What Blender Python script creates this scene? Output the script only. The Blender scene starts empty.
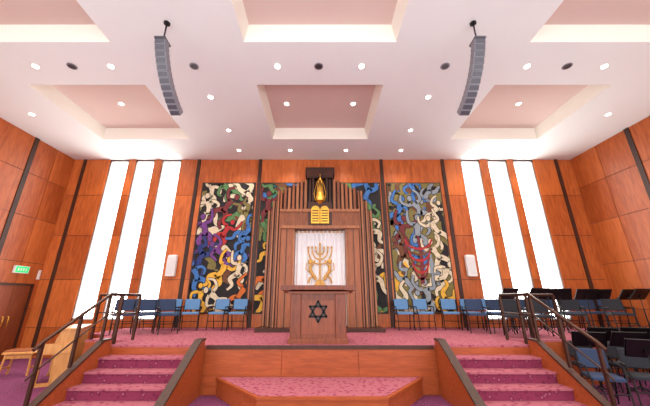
import bpy, math, random
from mathutils import Vector, Matrix
random.seed(7)
S=bpy.context.scene
try:
    S.view_settings.view_transform='Standard'
except Exception: pass

# ---------------- materials ----------------
def lin(c):
    return tuple(((x/255)/12.92 if x/255<=.04045 else ((x/255+.055)/1.055)**2.4) for x in c)
def mat(name,rgb,rough=.5,metal=0,emit=0,var=.0,scale=6,bump=0,spec=.5,coat=0):
    m=bpy.data.materials.new(name); m.use_nodes=True
    nt=m.node_tree; b=nt.nodes['Principled BSDF']
    c=lin(rgb)
    b.inputs['Base Color'].default_value=(*c,1); b.inputs['Roughness'].default_value=rough
    b.inputs['Metallic'].default_value=metal; b.inputs['Specular IOR Level'].default_value=spec
    b.inputs['Coat Weight'].default_value=coat
    tc=nt.nodes.new('ShaderNodeTexCoord'); n=nt.nodes.new('ShaderNodeTexNoise')
    n.inputs['Scale'].default_value=scale; n.inputs['Detail'].default_value=4
    nt.links.new(tc.outputs['Object'],n.inputs['Vector'])
    r=nt.nodes.new('ShaderNodeValToRGB')
    r.color_ramp.elements[0].position=.3; r.color_ramp.elements[1].position=.7
    r.color_ramp.elements[0].color=(*[x*(1-var) for x in c],1)
    r.color_ramp.elements[1].color=(*[min(1,x*(1+var)) for x in c],1)
    nt.links.new(n.outputs['Fac'],r.inputs['Fac']); nt.links.new(r.outputs['Color'],b.inputs['Base Color'])
    if bump:
        bp=nt.nodes.new('ShaderNodeBump'); bp.inputs['Strength'].default_value=bump; bp.inputs['Distance'].default_value=.01
        nt.links.new(n.outputs['Fac'],bp.inputs['Height']); nt.links.new(bp.outputs['Normal'],b.inputs['Normal'])
    if emit:
        b.inputs['Emission Color'].default_value=(*c,1); b.inputs['Emission Strength'].default_value=emit
    return m
def wood(name,c1,c2,rough=.4,stretch=(9,9,1.2),island=.35,spec=.4):
    m=bpy.data.materials.new(name); m.use_nodes=True
    nt=m.node_tree; b=nt.nodes['Principled BSDF']; L=nt.links.new
    tc=nt.nodes.new('ShaderNodeTexCoord'); mp=nt.nodes.new('ShaderNodeMapping'); mp.inputs['Scale'].default_value=stretch
    L(tc.outputs['Object'],mp.inputs['Vector'])
    n=nt.nodes.new('ShaderNodeTexNoise'); n.inputs['Scale'].default_value=2.2; n.inputs['Detail'].default_value=7; n.inputs['Distortion'].default_value=.8
    L(mp.outputs['Vector'],n.inputs['Vector'])
    g=nt.nodes.new('ShaderNodeNewGeometry')
    ma=nt.nodes.new('ShaderNodeMath'); ma.operation='MULTIPLY_ADD'; ma.inputs[1].default_value=island; ma.inputs[2].default_value=-island/2
    L(g.outputs['Random Per Island'],ma.inputs[0])
    ad=nt.nodes.new('ShaderNodeMath'); ad.operation='ADD'; L(ma.outputs[0],ad.inputs[0]); L(n.outputs['Fac'],ad.inputs[1])
    r=nt.nodes.new('ShaderNodeValToRGB'); r.color_ramp.elements[0].position=.25; r.color_ramp.elements[1].position=.75
    r.color_ramp.elements[0].color=(*lin(c1),1); r.color_ramp.elements[1].color=(*lin(c2),1)
    L(ad.outputs[0],r.inputs['Fac']); L(r.outputs['Color'],b.inputs['Base Color'])
    b.inputs['Roughness'].default_value=rough; b.inputs['Specular IOR Level'].default_value=spec
    return m
def carpet(name,base,c2,c3):
    m=bpy.data.materials.new(name); m.use_nodes=True
    nt=m.node_tree; b=nt.nodes['Principled BSDF']; L=nt.links.new
    tc=nt.nodes.new('ShaderNodeTexCoord')
    v=nt.nodes.new('ShaderNodeTexVoronoi'); v.inputs['Scale'].default_value=11
    L(tc.outputs['Object'],v.inputs['Vector'])
    r=nt.nodes.new('ShaderNodeValToRGB'); e=r.color_ramp.elements
    e[0].position=.12; e[0].color=(*lin(c3),1); e[1].position=.45; e[1].color=(*lin(base),1)
    x=e.new(.3); x.color=(*lin(c2),1)
    L(v.outputs['Distance'],r.inputs['Fac']); 
    n=nt.nodes.new('ShaderNodeTexNoise'); n.inputs['Scale'].default_value=90
    L(tc.outputs['Object'],n.inputs['Vector'])
    mx=nt.nodes.new('ShaderNodeMix'); mx.data_type='RGBA'; mx.blend_type='MULTIPLY'; mx.inputs[0].default_value=.5
    L(r.outputs['Color'],mx.inputs[6]); L(n.outputs['Fac'],mx.inputs[7]); L(mx.outputs[2],b.inputs['Base Color'])
    bp=nt.nodes.new('ShaderNodeBump'); bp.inputs['Strength'].default_value=.3; bp.inputs['Distance'].default_value=.01
    L(n.outputs['Fac'],bp.inputs['Height']); L(bp.outputs['Normal'],b.inputs['Normal'])
    b.inputs['Roughness'].default_value=.95; b.inputs['Specular IOR Level'].default_value=.1
    return m
M_wall=wood('wall_wood',(162,78,36),(210,114,56),.34,stretch=(7,7,.9))
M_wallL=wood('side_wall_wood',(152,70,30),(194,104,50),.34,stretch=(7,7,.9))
M_door=wood('door_wood',(112,52,26),(142,70,38),.42)
M_dark=wood('dark_wood',(48,28,20),(74,42,30),.45)
M_darkpaint=mat('dark_shadow_gap',(66,34,22),.6)
M_fascia=wood('fascia_wood',(144,66,32),(180,90,46),.38,stretch=(1.2,9,9),island=.1)
M_ark=wood('ark_wood',(120,66,38),(162,94,56),.4)
M_arkD=wood('ark_wood_dark',(56,28,20),(80,42,28),.4)
M_arkE=wood('ark_wood_edge',(146,88,54),(184,120,78),.4)
M_lect=wood('lectern_wood',(106,48,26),(142,72,40),.3)
M_gold=mat('gold',(226,172,70),.3,.85,var=.15)
M_goldglow=mat('gold_flame',(255,196,90),.3,.2,emit=.7)
M_goldmat=mat('gold_embroidery',(206,160,84),.6,.2,var=.3,scale=30)
M_ceil=mat('ceiling_plaster',(242,250,248),.9,var=.01,scale=1)
M_rec=mat('recess_panel',(226,206,196),.9,var=.02,scale=1)
M_recside=mat('recess_edge',(246,246,234),.9)
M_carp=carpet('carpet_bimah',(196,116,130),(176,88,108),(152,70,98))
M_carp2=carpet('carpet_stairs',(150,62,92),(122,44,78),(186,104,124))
M_floor=carpet('carpet_hall',(142,76,114),(114,54,96),(178,118,140))
M_blk=mat('black_metal',(24,22,24),.4,.4)
M_rail=mat('bronze_rail',(76,50,38),.35,.6)
M_blue=mat('blue_upholstery',(92,134,178),.85,var=.1,scale=30)
M_navy=mat('navy_upholstery',(44,60,90),.85,var=.1,scale=30)
M_charc=mat('charcoal_upholstery',(34,36,44),.85,var=.1,scale=30)
M_white=mat('white_paint',(236,234,230),.6)
M_grey=mat('speaker_grey',(132,132,140),.5)
M_greyD=mat('speaker_dark',(84,84,92),.5)
M_green=mat('exit_green',(30,190,110),.5,emit=1.0)
M_lamp=mat('lamp_glow',(255,244,224),.5,emit=14)
M_lampoff=mat('lamp_off',(60,56,60),.5)
M_curt=mat('curtain_white',(240,238,240),.9,var=.03)
M_blond=wood('blond_wood',(186,122,60),(220,160,92),.35)
M_ivory=mat('ivory',(240,236,224),.4)
M_win=mat('window_frosted_glass',(255,254,250),.4,emit=6.5)
M_frame=mat('window_frame',(222,222,222),.5)

# ---------------- mesh builder ----------------
class MB:
    def __init__(s): s.v=[];s.f=[];s.mi=[];s.ms=[];s.sm=[]
    def m(s,mt):
        if mt not in s.ms: s.ms.append(mt)
        return s.ms.index(mt)
    def add(s,vs,fs,mt,smooth=False,T=None):
        o=len(s.v); k=s.m(mt)
        for p in vs:
            p=Vector(p)
            if T is not None: p=T@p
            s.v.append(tuple(p))
        for f in fs: s.f.append([i+o for i in f]); s.mi.append(k); s.sm.append(smooth)
    def box(s,x0,x1,y0,y1,z0,z1,mt,T=None):
        vs=[(x0,y0,z0),(x1,y0,z0),(x1,y1,z0),(x0,y1,z0),(x0,y0,z1),(x1,y0,z1),(x1,y1,z1),(x0,y1,z1)]
        s.add(vs,[(0,3,2,1),(4,5,6,7),(0,1,5,4),(1,2,6,5),(2,3,7,6),(3,0,4,7)],mt,T=T)
    def bbox(s,x0,x1,y0,y1,z0,z1,mt,b=.02,T=None):
        pts=[(x0+b,y0),(x1-b,y0),(x1,y0+b),(x1,y1-b),(x1-b,y1),(x0+b,y1),(x0,y1-b),(x0,y0+b)]
        cx,cy=(x0+x1)/2,(y0+y1)/2
        def ins(p): return (p[0]+(b if p[0]<cx else -b),p[1]+(b if p[1]<cy else -b))
        vs=[(p[0],p[1],z0) for p in pts]+[(p[0],p[1],z1-b) for p in pts]+[(*ins(p),z1) for p in pts]
        fs=[tuple(range(7,-1,-1)),tuple(range(16,24))]
        for r in (0,8):
            for i in range(8):
                j=(i+1)%8; fs.append((r+i,r+j,r+8+j,r+8+i))
        s.add(vs,fs,mt,T=T)
    def cyl(s,p0,p1,r,mt,seg=10,r2=None,T=None):
        s.tube([p0,p1],[r,r if r2 is None else r2],mt,seg,T)
    def tube(s,pts,r,mt,seg=8,T=None):
        pts=[Vector(p) for p in pts]
        if not isinstance(r,(list,tuple)): r=[r]*len(pts)
        vs=[];fs=[]
        up=None
        for i,p in enumerate(pts):
            d=(pts[min(i+1,len(pts)-1)]-pts[max(i-1,0)]).normalized()
            if up is None:
                up=Vector((0,0,1)) if abs(d.z)<.9 else Vector((1,0,0))
            a=d.cross(up).normalized(); bq=a.cross(d).normalized(); up=bq
            for k in range(seg):
                t=2*math.pi*k/seg
                vs.append(p+a*math.cos(t)*r[i]+bq*math.sin(t)*r[i])
        for i in range(len(pts)-1):
            for k in range(seg):
                k2=(k+1)%seg
                fs.append((i*seg+k,i*seg+k2,(i+1)*seg+k2,(i+1)*seg+k))
        s.add(vs,fs,mt,True,T)
        n=len(pts)-1
        s.add(vs[:seg],[tuple(range(seg-1,-1,-1))],mt,False,T)
        s.add(vs[n*seg:],[tuple(range(seg))],mt,False,T)
    def prism(s,poly,axis,a,b,mt,T=None):
        def P(p,t):
            return (t,p[0],p[1]) if axis=='x' else ((p[0],t,p[1]) if axis=='y' else (p[0],p[1],t))
        n=len(poly)
        vs=[P(p,a) for p in poly]+[P(p,b) for p in poly]
        fs=[tuple(range(n)),tuple(range(2*n-1,n-1,-1))]+[(i,i+n,(i+1)%n+n,(i+1)%n) for i in range(n)]
        s.add(vs,fs,mt,T=T)
    def ball(s,c,rx,ry,rz,mt,u=12,w=8,T=None):
        vs=[];fs=[]
        for j in range(w+1):
            th=math.pi*j/w
            for i in range(u):
                ph=2*math.pi*i/u
                vs.append((c[0]+rx*math.sin(th)*math.cos(ph),c[1]+ry*math.sin(th)*math.sin(ph),c[2]+rz*math.cos(th)))
        for j in range(w):
            for i in range(u):
                fs.append((j*u+i,(j+1)*u+i,(j+1)*u+(i+1)%u,j*u+(i+1)%u))
        s.add(vs,fs,mt,True,T)
    def mesh(s,name):
        me=bpy.data.meshes.new(name); me.from_pydata(s.v,[],s.f)
        for mt in s.ms: me.materials.append(mt)
        for p,k,q in zip(me.polygons,s.mi,s.sm): p.material_index=k; p.use_smooth=q
        me.update()
        import bmesh
        bm=bmesh.new(); bm.from_mesh(me); bmesh.ops.recalc_face_normals(bm,faces=bm.faces); bm.to_mesh(me); bm.free()
        return me
    def build(s,name):
        o=bpy.data.objects.new(name,s.mesh(name)); S.collection.objects.link(o); return o
def inst(me,name,x,y,z,rot=0):
    o=bpy.data.objects.new(name,me); S.collection.objects.link(o)
    o.location=(x,y,z); o.rotation_euler=(0,0,rot); return o

# ---------------- room dims ----------------
D=10.0; BZ=.87; CZ=6.8; XL=-9.4; XR=9.6; YB=-1.5; FY=6.36
DB=D-.055
WZ0,WZ1=1.1,CZ-.04
wins=[(-8.0,-7.3),(-7.02,-6.32),(-6.02,-5.3),(5.38,6.08),(6.4,7.12),(7.38,8.12)]
b=MB(); b.box(XL-.3,XR+.3,YB,D+.3,-.2,0,M_floor); b.build('floor')
# back wall
b=MB()
edges=[XL]
for a,c in wins: edges+= [a,c]
edges.append(XR)
for i in range(0,len(edges),2):
    b.box(edges[i]-(.3 if i==0 else 0),edges[i+1]+(.3 if i==len(edges)-2 else 0),D,D+.3,0,CZ+.5,M_darkpaint)
for a,c in wins:
    b.box(a,c,D,D+.3,0,WZ0,M_darkpaint); b.box(a,c,D,D+.3,WZ1,CZ+.5,M_darkpaint)
def panels_y(x0,x1,z0,z1,nx,mt,zs=None,g=.008):
    w=(x1-x0)/nx
    if zs is None: zs=[0,.87,2.35,3.85,5.35,CZ]
    for i in range(nx):
        for j in range(len(zs)-1):
            a=max(zs[j],z0); c=min(zs[j+1],z1)
            if c-a<.02: continue
            b.box(x0+i*w+g,x0+(i+1)*w-g,D-.025,D,a+g,c-g,mt)
stripes=[-8.95,-4.6,-2.27,2.33,4.66,9.0]
W=wins
cuts=[(XL,-9.0,1),(-8.9,W[0][0],1),(W[0][1],W[1][0],1),(W[1][1],W[2][0],1),(W[2][1],-4.66,1),(-4.54,-2.33,1),(-2.21,2.27,2),(2.39,4.6,1),(4.72,W[3][0],1),(W[3][1],W[4][0],1),(W[4][1],W[5][0],1),(W[5][1],8.94,1),(9.06,XR,1)]
for x0,x1,n in cuts: panels_y(x0,x1,0,CZ,n,M_wall)
for a,c in wins: panels_y(a,c,0,WZ0,1,M_wall,zs=[0,.87,WZ0])
for x in stripes: b.box(x-.06,x+.06,D-.05,D,0,CZ,M_dark)
b.build('wall_back')
def side(name,x,sg,st,mt):
    b=MB(); b.box(min(x,x+sg*.3),max(x,x+sg*.3),YB,D+.3,0,CZ+.5,M_darkpaint)
    edges=[D,(D+st)/2,st]; yy=st
    while yy>YB: yy-=1.3; edges.append(max(yy,YB))
    zs=[0,1.45,2.85,4.25,5.6,CZ]
    for i in range(len(edges)-1):
        hi,lo=edges[i],edges[i+1]
        for j in range(5):
            a,c=zs[j],zs[j+1]
            xa=x; xb=x-sg*.025
            b.box(min(xa,xb),max(xa,xb),lo+.008,hi-.008,a+.008,c-.008,mt)
    k=st
    while k>YB+.5:
        b.box(min(x,x-sg*.05),max(x,x-sg*.05),k-.07,k+.07,0,CZ,M_dark); k-=2.6
    b.build(name)
side('wall_left',XL,-1,8.43,M_wallL); side('wall_right',XR,1,7.85,M_wallL)
# ceiling with recesses
RX=[(-7.25,-4.35),(-1.58,1.58),(4.35,7.25)]; RY=[(2.04,4.64),(5.9,8.48)]
b=MB()
xs=sorted([XL-.3,XR+.3]+[q for r in RX for q in r]); ys=sorted([YB,D+.3]+[q for r in RY for q in r])
H=.36
for i in range(len(xs)-1):
    for j in range(len(ys)-1):
        x0,x1,y0,y1=xs[i],xs[i+1],ys[j],ys[j+1]
        if (x0,x1) in RX and (y0,y1) in RY:
            q=.1
            z=CZ; z2=CZ+H
            b.add([(x0,y0,z),(x1,y0,z),(x1,y1,z),(x0,y1,z),(x0+q,y0+q,z2),(x1-q,y0+q,z2),(x1-q,y1-q,z2),(x0+q,y1-q,z2)],
                  [(0,1,5,4),(1,2,6,5),(2,3,7,6),(3,0,4,7)],M_recside)
            b.add([(x0+q,y0+q,z2),(x1-q,y0+q,z2),(x1-q,y1-q,z2),(x0+q,y1-q,z2)],[(0,1,2,3)],M_rec)
        else:
            b.add([(x0,y0,CZ),(x1,y0,CZ),(x1,y1,CZ),(x0,y1,CZ)],[(0,1,2,3)],M_ceil)
b.build('ceiling')
# windows
for k,(a,c) in enumerate(wins):
    b=MB()
    b.box(a+.03,c-.03,D+.16,D+.18,WZ0+.03,WZ1-.03,M_win)
    fr=.045
    b.box(a,a+fr,D+.02,D+.2,WZ0,WZ1,M_frame); b.box(c-fr,c,D+.02,D+.2,WZ0,WZ1,M_frame)
    b.box(a,c,D+.02,D+.2,WZ0,WZ0+fr,M_frame); b.box(a,c,D+.02,D+.2,WZ1-fr,WZ1,M_frame)
    z=WZ0+.8
    while z<WZ1-.2:
        b.box(a+fr,c-fr,D+.12,D+.16,z-.01,z+.01,M_frame); z+=.8
    xm=a+(c-a)*(.28 if a<0 else .72)
    b.box(xm-.016,xm+.016,D+.1,D+.16,WZ0,WZ1,M_frame)
    b.build('window_%d'%(k+1))
# ceiling lights
b=MB()
def dl(x,y,z,on=True,r=.075):
    n=16
    b.cyl((x,y,z-.015),(x,y,z+.02),r*1.35,M_white if on else M_grey,n)
    b.cyl((x,y,z-.02),(x,y,z-.014),r,M_lamp if on else M_lampoff,n)
lights=[]
for x in (-8.2,-6.5,-4.78,-.97,.95,4.73,6.5,8.2): lights.append((x,5.29,CZ))
for x in (-.97,.97,-5.8,5.8): lights.append((x,7.1,CZ+H))
for x in (-.97,.97,-5.8,5.8): lights.append((x,3.3,CZ+H))
for x in (-2.88,2.85): lights+= [(x,6.35,CZ),(x,7.93,CZ)]
for x in (-8.3,8.3): lights+= [(x,7.1,CZ)]
for x in (-7.4,-5.4,-2.9,-1.07,.93,2.9,5.4,7.4): lights.append((x,9.23,CZ))
for x,y,z in lights: dl(x,y,z,r=.062)
for x in (-5.67,-2.88,-.03,2.86,5.65): dl(x,5.29,CZ,False,.075)
b.build('ceiling_downlights')

# ---------------- bimah ----------------
b=MB()
poly=[(-4.26,FY),(4.26,FY),(4.26,7.1),(6.3,7.1),(6.3,8.1),(XR-.055,8.1),(XR-.055,DB),(-6.1,DB),(-6.1,8.35),(-5.25,7.95),(-5.25,7.1),(-4.26,7.1)]
b.prism(poly,'z',0,BZ-.04,M_fascia)
b.prism(poly,'z',BZ-.04,BZ,M_carp)
b.box(-2.25,2.25,FY-.03,FY,BZ-.07,BZ-.005,M_dark)
for i in range(3):
    x0=-2.25+i*1.5
    b.box(x0+.006,x0+1.494,FY-.02,FY,.02,BZ-.08,M_fascia)
b.build('bimah_platform')
b=MB()
b.prism([(-1.97,FY-.04),(-.97,5.17),(1.05,5.17),(1.95,FY-.04)],'z',0,.27,M_fascia)
b.prism([(-2.0,FY-.04),(-.98,5.14),(1.06,5.14),(1.98,FY-.04)],'z',.27,.31,M_fascia)
b.prism([(-1.93,FY-.04),(-.95,5.2),(1.03,5.2),(1.91,FY-.04)],'z',.31,.316,M_carp)
b.build('carpeted_step_platform')
R=.174; TD=.3; SX=4.14
def stairs(sg):
    b=MB()
    xa,xb=sorted((sg*2.4,sg*SX))
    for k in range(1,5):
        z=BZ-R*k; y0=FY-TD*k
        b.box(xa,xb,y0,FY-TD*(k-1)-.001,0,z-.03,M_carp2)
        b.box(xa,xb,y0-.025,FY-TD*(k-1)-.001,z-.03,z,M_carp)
    for x0,x1 in ((2.28,2.4),(SX,SX+.1)):
        a,c=sorted((sg*x0,sg*x1))
        b.prism([(FY-.035,0),(FY-.035,BZ+.1),(FY-.25,BZ+.1),(4.75,.14),(4.75,0)],'x',a,c,M_fascia)
        b.prism([(FY-.03,BZ+.1),(FY-.03,BZ+.13),(FY-.26,BZ+.13),(4.72,.165),(4.72,.13),(FY-.25,BZ+.1)],'x',a-.012,c+.012,M_dark)
    b.build('staircase')
stairs(-1); stairs(1)
def rail(sg):
    b=MB(); x=sg*(SX+.05); E=.98 if sg<0 else 1.3
    ye=4.75
    def z_at(y): return BZ+.135+(y-(FY-.26))*.56
    for h,r in ((.84,.028),(.45,.014)):
        pts=[(x+sg*E,7.16,BZ+h+.12),(x+sg*.15,7.16,BZ+h+.12),(x+sg*.02,7.1,BZ+h+.12),(x,FY,BZ+h+.12),(x,FY-.26,BZ+.13+h),(x,ye+.05,z_at(ye+.05)+h),(x,ye-.06,z_at(ye)+h-.06)]
        b.tube(pts,r,M_rail,8)
    for yy in (ye+.06,5.45,FY-.28):
        b.box(x-.022,x+.022,yy-.022,yy+.022,z_at(yy)+.01,z_at(yy)+.84,M_rail)
    for px,py in ((x+sg*.02,7.12),(x+sg*E*.5,7.16),(x+sg*E,7.16),(x,FY+.1)):
        b.box(px-.022,px+.022,py-.022,py+.022,BZ+.001,BZ+.96,M_rail)
    b.build('stair_handrail')
rail(-1); rail(1)

# ---------------- ark ----------------
AK=D-.1
b=MB()
b.box(-1.8,1.8,8.6,AK,BZ+.001,BZ+.1,M_arkD)
AB=BZ+.1
b.box(-.82,.82,9.75,9.85,AB,4.3,M_arkD)
for sg in (-1,1):
    def X(a,c): return sorted((sg*a,sg*c))
    x0,x1=X(.8,.86); b.box(x0,x1,8.95,9.8,AB,3.85,M_arkE)
    x0,x1=X(.86,1.22); b.box(x0,x1,8.9,9.8,AB,3.98,M_ark)
    x0,x1=X(1.03,1.05); b.box(x0,x1,8.885,8.9,AB,3.98,M_dark)
    # stepped fins: three stepped groups descending outwards
    for i in range(6):
        xa=1.24+i*.088; zt=5.12-(i//2)*.28; yf=8.9+(i//2)*.2
        x0,x1=X(xa,xa+.05); b.box(x0,x1,yf,AK,AB,zt,M_arkE if i%2 else M_ark)
        x0,x1=X(xa+.05,xa+.088); b.box(x0,x1,yf+.12,AK,AB,zt-.03,M_arkD)
    for i in range(6):
        xa=.44+i*.133; zt=5.55-(i//2)*.14
        x0,x1=X(xa,xa+.075); b.box(x0,x1,9.0,AK,4.45,zt,M_ark if i%2 else M_arkE)
        x0,x1=X(xa+.075,xa+.133); b.box(x0,x1,9.12,AK,4.45,zt-.03,M_arkD)
b.box(-1.23,1.23,8.86,9.8,3.86,4.46,M_ark)
b.box(-1.27,1.27,8.82,8.86,4.38,4.47,M_arkE)
b.box(-1.23,1.23,8.83,8.86,3.84,3.93,M_arkE)
# crest tower
b.box(-.42,.42,9.3,AK,4.46,6.0,M_arkD)
for sg in (-1,1):
    for k,xx_ in enumerate((.2,.3,.4)):
        a,c=sorted((sg*xx_,sg*(xx_+.06))); b.box(a,c,9.02+.06*k,9.3,4.46,5.8-.04*k,M_arkD if k%2 else M_dark)
b.box(-.5,.5,9.1,AK,5.78,6.06,M_dark); b.box(-.44,.44,8.98,9.1,5.62,5.94,M_dark)
for i in range(4):
    a=-.44+i*.23; b.box(a,a+.19,8.96,8.98,5.66,5.9,M_arkD)
b.box(-.38,.38,8.83,8.86,3.93,4.7,M_arkD)
for sg in (-1,1):
    w_=.135; cx=sg*.145; pts=[(cx-w_,3.98),(cx+w_,3.98),(cx+w_,4.42)]+[(cx+w_*math.cos(t),4.42+w_*math.sin(t)) for t in [math.pi*k/8 for k in range(1,8)]]+[(cx-w_,4.42)]
    b.prism(pts,'y',8.76,8.82,M_gold)
    for k in range(5):
        b.box(cx-.1,cx+.1,8.75,8.762,4.04+k*.085,4.07+k*.085,M_arkD)
b.build('torah_ark')
# eternal light
b=MB(); zo=-.2
b.cyl((0,8.86,5.5+zo),(0,8.86,5.9+zo),.012,M_gold,8)
def flame(s,y,mt):
    prof=[(0,0),(.12,.08),(.17,.22),(.13,.38),(.07,.5),(.09,.62),(.0,.8)]
    pts=[(p[0]*s,4.92+zo+p[1]*s*.9) for p in prof]+[(-p[0]*s*.9,4.92+zo+p[1]*s*.9) for p in prof[-2:0:-1]]
    b.prism(pts,'y',y,y+.05,mt)
flame(.85,8.86,M_gold); flame(.5,8.82,M_goldglow)
b.cyl((0,8.86,4.84+zo),(0,8.86,4.95+zo),.05,M_gold,12,.14)
for k in range(6):
    t=2*math.pi*k/6; b.tube([(0.14*math.cos(t),8.86+.14*math.sin(t)*.5,4.95+zo),(.2*math.cos(t),8.86+.1*math.sin(t),5.2+zo),(.1*math.cos(t),8.86+.06*math.sin(t),5.6+zo),(0,8.86,5.75+zo)],.012,M_gold,6)
b.build('eternal_light')
# curtain
b=MB(); n=120; vs=[];fs=[]
for j in (0,1):
    for i in range(n+1):
        x=-.79+1.58*i/n
        vs.append((x,9.2+.03*math.sin(i*.62)+.012*math.sin(i*1.7),AB+.02 if j==0 else 3.84))
for i in range(n): fs.append((i,i+1,n+2+i,n+1+i))
b.add(vs,fs,M_curt,True)
b.cyl((-.79,9.2,3.8),(.79,9.2,3.8),.02,M_gold)
yc=9.13
b.tube([(0,yc,2.2),(0,yc,3.32)],.026,M_goldmat,8)
for k,w in enumerate((.13,.25,.37)):
    P=[(w*math.cos(t),yc,3.22-w*1.25*math.sin(t)) for t in [math.pi*q/12 for q in range(13)]]
    b.tube(P,.022,M_goldmat,6)
    for sg in (-1,1): b.ball((sg*w,yc,3.28),.03,.02,.05,M_goldmat)
b.ball((0,yc,3.38),.03,.02,.06,M_goldmat)
b.prism([(-.2,2.1),(.2,2.1),(.08,2.3),(-.08,2.3)],'y',yc-.02,yc+.02,M_goldmat)
for sg in (-1,1):
    for pts,r in (([(.12,2.3),(.2,2.42),(.3,2.58),(.3,2.74)],.05),([(.28,2.68),(.2,2.78),(.16,2.88)],.022),([(.2,2.42),(.32,2.34),(.36,2.2)],.028),([(.3,2.5),(.44,2.62),(.42,2.8)],.014)):
        b.tube([(sg*p[0],yc+.005,p[1]) for p in pts],r,M_goldmat,8)
    b.ball((sg*.3,yc,2.84),.075,.03,.085,M_goldmat)
b.build('ark_curtain')

# ---------------- murals ----------------
def cr_spline(P,n=8):
    out=[]
    Q=[P[0]]+P+[P[-1]]
    for i in range(1,len(Q)-2):
        for k in range(n):
            t=k/n; a,b_,c,d=Q[i-1],Q[i],Q[i+1],Q[i+2]
            out.append(tuple(.5*((2*b_[q])+(-a[q]+c[q])*t+(2*a[q]-5*b_[q]+4*c[q]-d[q])*t*t+(-a[q]+3*b_[q]-3*c[q]+d[q])*t**3) for q in (0,1)))
    out.append(P[-1]); return out
def pm(n,c): return mat('paint_'+n,c,.8,var=.15,scale=9)
pk=pm('black',(32,28,30)); pcr=pm('cream',(214,200,170)); pbl=pm('blue',(60,112,176)); pnv=pm('navy',(40,56,118)); pre=pm('red',(176,46,46))
pma=pm('maroon',(114,44,48)); pgr=pm('green',(88,130,80)); pol=pm('olive',(122,112,62)); pye=pm('yellow',(222,170,60)); por=pm('orange',(204,106,46))
ppu=pm('purple',(110,60,128)); pgy=pm('grey',(138,148,156)); pbr=pm('brown',(108,68,44)); ptl=pm('teal',(60,128,134))
def mural(x0,x1,z0,z1,zones,seed,bg,tree=False):
    rnd=random.Random(seed); b=MB()
    yb=D-.055
    b.box(x0-.04,x1+.04,yb,D-.026,z0-.04,z1+.04,M_dark)
    b.box(x0,x1,yb-.012,yb,z0,z1,bg)
    lay=[yb-.013]
    def cl(p): return (min(max(p[0],x0+.01),x1-.01),min(max(p[1],z0+.01),z1-.01))
    def ribbon(P,w,mt,dy=0):
        pts=cr_spline(P,7); n=len(pts); L=[];Rr=[]
        for i,p in enumerate(pts):
            a=pts[max(i-1,0)];c=pts[min(i+1,n-1)]
            dx,dz=c[0]-a[0],c[1]-a[1]; l=math.hypot(dx,dz) or 1
            t=i/(n-1)*(len(w)-1); k=min(int(t),len(w)-2); ww=w[k]+(w[k+1]-w[k])*(t-k)
            L.append(cl((p[0]-dz/l*ww,p[1]+dx/l*ww))); Rr.append(cl((p[0]+dz/l*ww,p[1]-dx/l*ww)))
        y=lay[0]-dy
        b.add([(q[0],y,q[1]) for q in L]+[(q[0],y,q[1]) for q in Rr],[(i,i+1,n+i+1,n+i) for i in range(n-1)],mt)
    def disc(c,r,mt,dy=0):
        n=14; vs=[]
        for k in range(n):
            q=cl((c[0]+r*math.cos(2*math.pi*k/n),c[1]+r*1.25*math.sin(2*math.pi*k/n))); vs.append((q[0],lay[0]-dy,q[1]))
        b.add(vs,[tuple(range(n))],mt)
    area=(x1-x0)*(z1-z0)
    for k in range(int(area*4)):
        cx=rnd.uniform(x0,x1); cz=rnd.uniform(z0,z1); P=[]
        a=rnd.uniform(0,6.3)
        for q in range(5):
            P.append(cl((cx,cz))); a+=rnd.uniform(-1.2,1.2); cx+=.3*math.cos(a); cz+=.3*math.sin(a)
        zi=min(len(zones)-1,int((z1-cz)/(z1-z0)*len(zones))); zi=max(0,zi)
        col=rnd.choice([pk,pcr,pk,pk,pbr,pol]+zones[zi])
        ribbon(P,[.03,.14,.12,.03],col); lay[0]-=.00025
    def fig(cx,cz,s,ang,col):
        ca,sa=math.cos(ang),math.sin(ang)
        def T(p): return (cx+s*(p[0]*ca-p[1]*sa),cz+s*(p[0]*sa+p[1]*ca))
        j=lambda v:v+rnd.uniform(-.07,.07)
        parts=[([(0,-.12),(j(.03),.2),(j(0),.5)],[.13,.1,.165])]
        for sg in (-1,1):
            up=rnd.choice([1,1,-.7])
            parts.append(([(sg*.1,.48),(sg*j(.32),.46+.05*up),(sg*j(.44),.46+.34*up),(sg*j(.34),.46+.6*up)],[.08,.065,.055,.04]))
            parts.append(([(sg*.06,-.02),(sg*j(.26),j(-.25)),(sg*j(.2),j(-.55)),(sg*j(.4),-.74)],[.12,.1,.07,.045]))
        hc=T((rnd.uniform(-.06,.06),.76))
        for P,w in parts: ribbon([T(p) for p in P],[(q+.024)*s for q in w],pk)
        disc(hc,.13*s,pk)
        lay[0]-=.0005
        for P,w in parts: ribbon([T(p) for p in P],[q*s for q in w],col)
        disc(hc,.104*s,col); lay[0]-=.0005
    rows=len(zones); hz=(z1-z0)/rows; ncol=max(2,round((x1-x0)/.75))
    for r_,cols in enumerate(zones):
        off=rnd.randint(0,2)
        for k in range(ncol):
            fig(x0+(k+.5)*(x1-x0)/ncol+rnd.uniform(-.1,.1),z1-(r_+.5)*hz+rnd.uniform(-.1,.1),rnd.uniform(.66,.84),rnd.uniform(-.9,.9)+rnd.choice([0,0,0,3.1]),cols[(k+off)%len(cols)])
    if tree:
        cx=(x0+x1)/2-.05
        ribbon([(cx,z0+.9),(cx+.05,z0+1.8),(cx,z0+2.5)],[.07,.06,.04],pma)
        for k in range(6):
            w=.22+.05*k; zz=z0+1.1+.2*k
            ribbon([(cx-w,zz+.28),(cx-w*.7,zz+.05),(cx,zz-.05),(cx+w*.7,zz+.05),(cx+w,zz+.28)],[.03,.03,.04,.03,.03],rnd.choice([pma,pre,pbr]))
            lay[0]-=.0006
    b.build('mural_painting')
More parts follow.
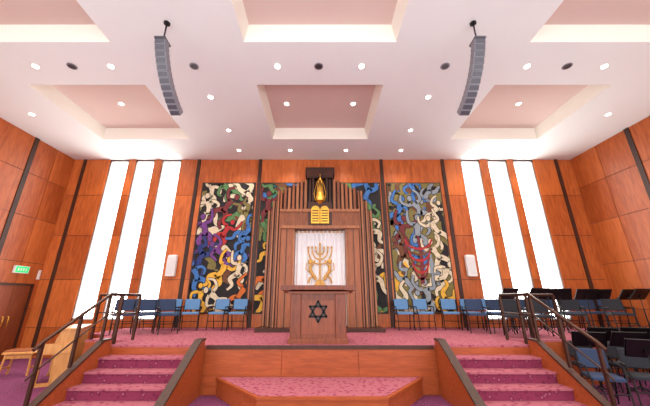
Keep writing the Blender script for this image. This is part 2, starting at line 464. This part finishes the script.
mural(-4.32,-2.42,1.32,5.8,[[pgr,pcr],[pcr,pma,pol],[pbl,ppu,pre],[ppu,pbl,pnv],[pye,pcr,pbl],[por,pye,pcr]],11,pk)
mural(2.48,4.42,1.32,5.8,[[pbl,pgy,pol],[pcr,pbl,pgy],[pcr,pma,pgy],[pcr,pbr,pbl],[pcr,pgy,pol],[pcr,pgy,pye]],5,pol,True)
mural(-2.14,2.18,1.32,5.8,[[pgr,pbl,pcr,ptl],[pye,pgr,pma],[pgr,pol,pcr],[pye,pcr],[por,pcr],[pye,pgr]],21,pk)

# ---------------- lectern ----------------
b=MB(); lx=-.04; y0=6.52; y1=7.1
b.bbox(lx-.62,lx+.62,y0-.04,y1+.04,BZ+.001,BZ+.1,M_lect,.01)
b.box(lx-.56,lx+.56,y0+.03,y1,BZ+.1,BZ+.98,M_lect)
for sg in (-1,1):
    a,c=sorted((lx+sg*.36,lx+sg*.59)); b.bbox(a,c,y0-.02,y1+.02,BZ+.1,BZ+.98,M_lect,.012)
b.box(lx-.36,lx+.36,y0,y0+.03,BZ+.86,BZ+.98,M_lect)
b.box(lx-.36,lx+.36,y0,y0+.03,BZ+.1,BZ+.18,M_lect)
b.bbox(lx-.66,lx+.66,y0-.06,y1+.06,BZ+.98,BZ+1.03,M_lect,.01)
b.prism([(y0-.12,BZ+1.15),(y0-.12,BZ+1.06),(y1+.1,BZ+1.0),(y1+.1,BZ+1.04)],'x',lx-.78,lx+.78,M_lect)
b.box(lx-.8,lx-.56,y0-.13,y1+.1,BZ+1.05,BZ+1.13,M_lect); b.box(lx+.56,lx+.8,y0-.13,y1+.1,BZ+1.05,BZ+1.13,M_lect)
cz=BZ+.62; ys_=y0+.005
def bar(p,q,w,mt):
    d=Vector((q[0]-p[0],q[1]-p[1])).normalized()*w*.5; n=Vector((-d.y,d.x)); e=d*.9
    pts=[(p[0]-e.x+n.x,p[1]-e.y+n.y),(q[0]+e.x+n.x,q[1]+e.y+n.y),(q[0]+e.x-n.x,q[1]+e.y-n.y),(p[0]-e.x-n.x,p[1]-e.y-n.y)]
    b.prism(pts,'y',ys_,ys_+.03,mt)
for ph in (90,270):
    P=[(lx+.2*math.cos(math.radians(ph+120*k)),cz+.2*math.sin(math.radians(ph+120*k))) for k in range(3)]
    for k in range(3): bar(P[k],P[(k+1)%3],.04,M_blk)
b.build('lectern')

# ---------------- chair ----------------
def chair_mesh(seatm,nm):
    b=MB(); g=.013
    for sg in (-1,1):
        x=sg*.23
        b.tube([(x,-.24,0),(x,-.2,.42),(x,-.16,.45),(x,.16,.44),(x*.98,.2,.47),(x*.95,.27,.84)],g,M_blk,6)
        b.tube([(x,.16,.44),(x,.2,.4),(x,.3,0)],g,M_blk,6)
        b.tube([(x,-.21,.25),(x,.25,.22)],g*.7,M_blk,6)
        b.tube([(sg*.26,-.16,.64),(sg*.27,.05,.65),(sg*.23,.22,.64)],.018,M_blk,6)
        b.tube([(sg*.26,-.16,.64),(sg*.24,-.2,.45)],g,M_blk,6)
    b.tube([(-.23,-.21,.25),(.23,-.21,.25)],g*.8,M_blk,6)
    b.tube([(-.23,.26,.22),(.23,.26,.22)],g*.8,M_blk,6)
    b.bbox(-.23,.23,-.23,.2,.44,.5,seatm,.02)
    T=Matrix.Translation((0,.235,.56))@Matrix.Rotation(math.radians(-11),4,'X')
    b.bbox(-.225,.225,-.03,.03,0,.31,seatm,.02,T=T)
    return b.mesh(nm)
CB=chair_mesh(M_blue,'chair_blue'); CN=chair_mesh(M_navy,'chair_navy'); CC=chair_mesh(M_charc,'chair_charcoal')
rn=random.Random(3)
def ch(me,x,y,z,r=0): inst(me,'stacking_chair',x,y,z+.001,math.radians(r+rn.uniform(-5,5)))
for x in (-3.05,-2.47,2.52,3.12): ch(CB,x,9.3,BZ)
for x in (-5.65,-5.05,-4.45,-3.85): ch(CB if x>-5 else CN,x,9.2,BZ,15)
for x in (-5.3,-4.7,-4.1): ch(CN,x,8.35,BZ,35)
for x in (3.95,4.57,5.19,5.81,6.43): ch(CB,x,9.35,BZ,-15)
for x in (4.3,4.92,5.54): ch(CN,x,8.5,BZ,-20)
for x in (4.75,5.42): ch(CC,x,7.6,BZ,-25)
for x in (7.1,7.72,8.34,8.96): ch(CN,x,9.45,BZ,-20)
for x in (7.0,8.3): ch(CC,x,8.55,BZ,-25)
for r_,(yy,xs_) in enumerate(((7.6,(6.75,7.5,8.25,9.0)),(6.65,(5.5,6.25,7.0,7.75,8.5)),(5.7,(4.9,5.65,6.4,7.15)))):
    for x in xs_: ch(CC if (int(x*20)+r_)%4 else CN,x,yy,0,-25)
# ---------------- music stands ----------------
b=MB()
for k in range(3):
    t=math.radians(90+120*k); b.tube([(0,0,.2),(.12*math.cos(t),.12*math.sin(t),.12),(.24*math.cos(t),.24*math.sin(t),.01)],.01,M_blk,6)
b.cyl((0,0,.12),(0,0,.62),.016,M_blk,8); b.cyl((0,0,.6),(0,0,.95),.01,M_blk,8)
T=Matrix.Translation((0,0,.95))@Matrix.Rotation(math.radians(-40),4,'X')
b.box(-.26,.26,-.01,.006,-.12,.24,M_blk,T=T); b.box(-.26,.26,-.07,.006,-.13,-.115,M_blk,T=T)
b.box(-.26,-.245,-.02,.006,-.12,.24,M_blk,T=T); b.box(.245,.26,-.02,.006,-.12,.24,M_blk,T=T)
b.box(-.04,.04,.006,.04,-.04,.06,M_blk,T=T)
MS=b.mesh('music_stand_mesh')
for x,y,z,r in ((6.6,8.35,BZ,150),(7.62,8.7,BZ,170),(8.95,8.5,BZ,190),(6.7,8.95,BZ,205),(8.3,9.0,BZ,165),(9.15,9.0,BZ,180),
                (7.1,7.1,0,150),(7.9,7.15,0,160),(8.65,7.1,0,170),(6.35,7.1,0,150),(5.25,6.2,0,150),(6.0,6.2,0,160),(6.75,6.15,0,150),(7.5,6.2,0,170),(5.0,8.05,BZ,200),(5.7,7.95,BZ,190),(5.2,5.1,0,150),(6.1,5.1,0,165)):
    inst(MS,'music_stand',x,y,z+.002,math.radians(r))

# ---------------- speakers ----------------
def array(sg):
    b=MB(); x=sg*2.95; n=12; L=1.42; seg=L/n
    y,z=4.1,6.3
    b.box(x-.1,x+.1,y-.02,y+.2,z,z+.04,M_greyD)
    b.cyl((x,y+.1,CZ-.012),(x,y+.1,z+.03),.014,M_blk,6); b.cyl((x,y+.1,CZ-.03),(x,y+.1,CZ-.004),.06,M_blk,10)
    for i in range(n):
        a=math.radians(12+50*(i/(n-1))**1.1)
        T=Matrix.Translation((x,y,z))@Matrix.Rotation(a,4,'X')
        w=.1
        b.bbox(-w,w,0,.15,-seg+.007,0,M_grey,.008,T=T)
        b.box(-w+.015,w-.015,-.004,.0,-seg+.022,-.014,M_greyD,T=T)
        y+=seg*math.sin(a); z-=seg*math.cos(a); x-=sg*.008
    b.build('line_array_speaker')
array(-1); array(1)
for x in (-4.97,5.05):
    b=MB(); b.bbox(x-.15,x+.15,D-.24,D-.07,2.45,3.15,M_white,.03); b.box(x-.11,x+.11,D-.25,D-.24,2.52,3.06,M_frame)
    b.box(x-.04,x+.04,D-.07,D-.026,2.7,2.9,M_blk); b.build('wall_speaker')
b=MB(); b.box(XL+.03,XL+.1,9.0,9.45,2.5,2.72,M_white); b.box(XL+.1,XL+.105,9.02,9.43,2.52,2.70,M_green)
for k in range(4): b.box(XL+.105,XL+.108,9.08+k*.08,9.12+k*.08,2.57,2.65,M_white)
b.build('exit_sign')
b=MB(); xx=XL+.051
b.box(xx,xx+.05,8.55,8.62,0,2.2,M_dark); b.box(xx,xx+.05,9.7,9.77,0,2.2,M_dark); b.box(xx,xx+.05,8.55,9.77,2.13,2.2,M_dark)
b.box(xx-.02,xx+.03,8.63,9.155,.01,2.12,M_door); b.box(xx-.02,xx+.03,9.165,9.69,.01,2.12,M_door)
for yy in (9.08,9.24): b.tube([(xx+.03,yy,.95),(xx+.08,yy,.97),(xx+.08,yy,1.23),(xx+.03,yy,1.25)],.012,M_gold,6)
b.build('door_1')
b=MB(); b.bbox(XL+.026,XL+.06,9.83,9.93,2.35,2.65,M_white,.01); b.build('wall_control_panel')
# stool
b=MB()
for sx in (-1,1):
    for sy in (-1,1): b.tube([(sx*.28,sy*.17,0),(sx*.25,sy*.15,.48)],.026,M_blond,8)
for sx in (-1,1): b.box(sx*.27-.015,sx*.27+.015,-.15,.15,.15,.19,M_blond)
for sy in (-1,1): b.box(-.25,.25,sy*.15-.015,sy*.15+.015,.38,.46,M_blond)
b.bbox(-.32,.32,-.2,.2,.48,.53,M_blond,.015); b.bbox(-.3,.3,-.18,.18,.53,.57,M_ark,.015)
o=b.build('piano_stool'); o.location=(-7.3,7.9,0); o.rotation_euler=(0,0,.3)
# upright piano
b=MB()
b.box(-.6,.6,.1,.42,0,1.08,M_blond); b.bbox(-.63,.63,.06,.45,1.08,1.12,M_blond,.01)
b.box(-.63,-.6,-.2,.42,.62,.82,M_blond); b.box(.6,.63,-.2,.42,.62,.82,M_blond)
b.box(-.6,.6,-.2,.1,.6,.68,M_blond); b.box(-.57,.57,-.18,.1,.68,.71,M_ivory)
for i in range(34):
    if i%7 not in (2,6): b.box(-.56+i*.0335,-.545+i*.0335,-.09,.08,.71,.725,M_blk)
b.prism([(.1,.76),(.0,.76),(.08,1.06),(.1,1.06)],'x',-.5,.5,M_blond)
for sx in (-1,1): b.box(sx*.58-.035,sx*.58+.035,-.18,-.1,0,.6,M_blond); b.box(sx*.58-.035,sx*.58+.035,-.2,.1,0,.06,M_blond)
for k in (-.1,0,.1): b.box(k-.02,k+.02,0,.1,.05,.07,M_gold)
o=b.build('upright_piano'); o.location=(-6.1,7.45,0); o.rotation_euler=(0,0,math.radians(-62))

# ---------------- lights ----------------
def spot(x,y,z,e,ang=120,col=(1,.9,.78)):
    l=bpy.data.lights.new('downlight_lamp','SPOT'); l.energy=e; l.spot_size=math.radians(ang); l.spot_blend=.8; l.shadow_soft_size=.12; l.color=col
    o=bpy.data.objects.new('downlight_lamp',l); S.collection.objects.link(o); o.location=(x,y,z)
for x,y,z in lights:
    spot(x,y,z-.06,95 if y>9 else 105)
for x in (-6.5,-2.9,2.9,6.5): spot(x,1.5,CZ-.06,120)
w=bpy.data.worlds.new('World'); S.world=w; w.use_nodes=True
bg=w.node_tree.nodes['Background']; bg.inputs[0].default_value=(1,.98,.98,1); bg.inputs[1].default_value=3.1

cd=bpy.data.cameras.new('camera'); cam=bpy.data.objects.new('camera',cd); S.collection.objects.link(cam)
cd.lens=16; cd.sensor_width=36; cd.shift_x=.0077
cam.location=(0,0,1.75); cam.rotation_euler=(math.radians(90+18.3),0,0)
S.camera=cam
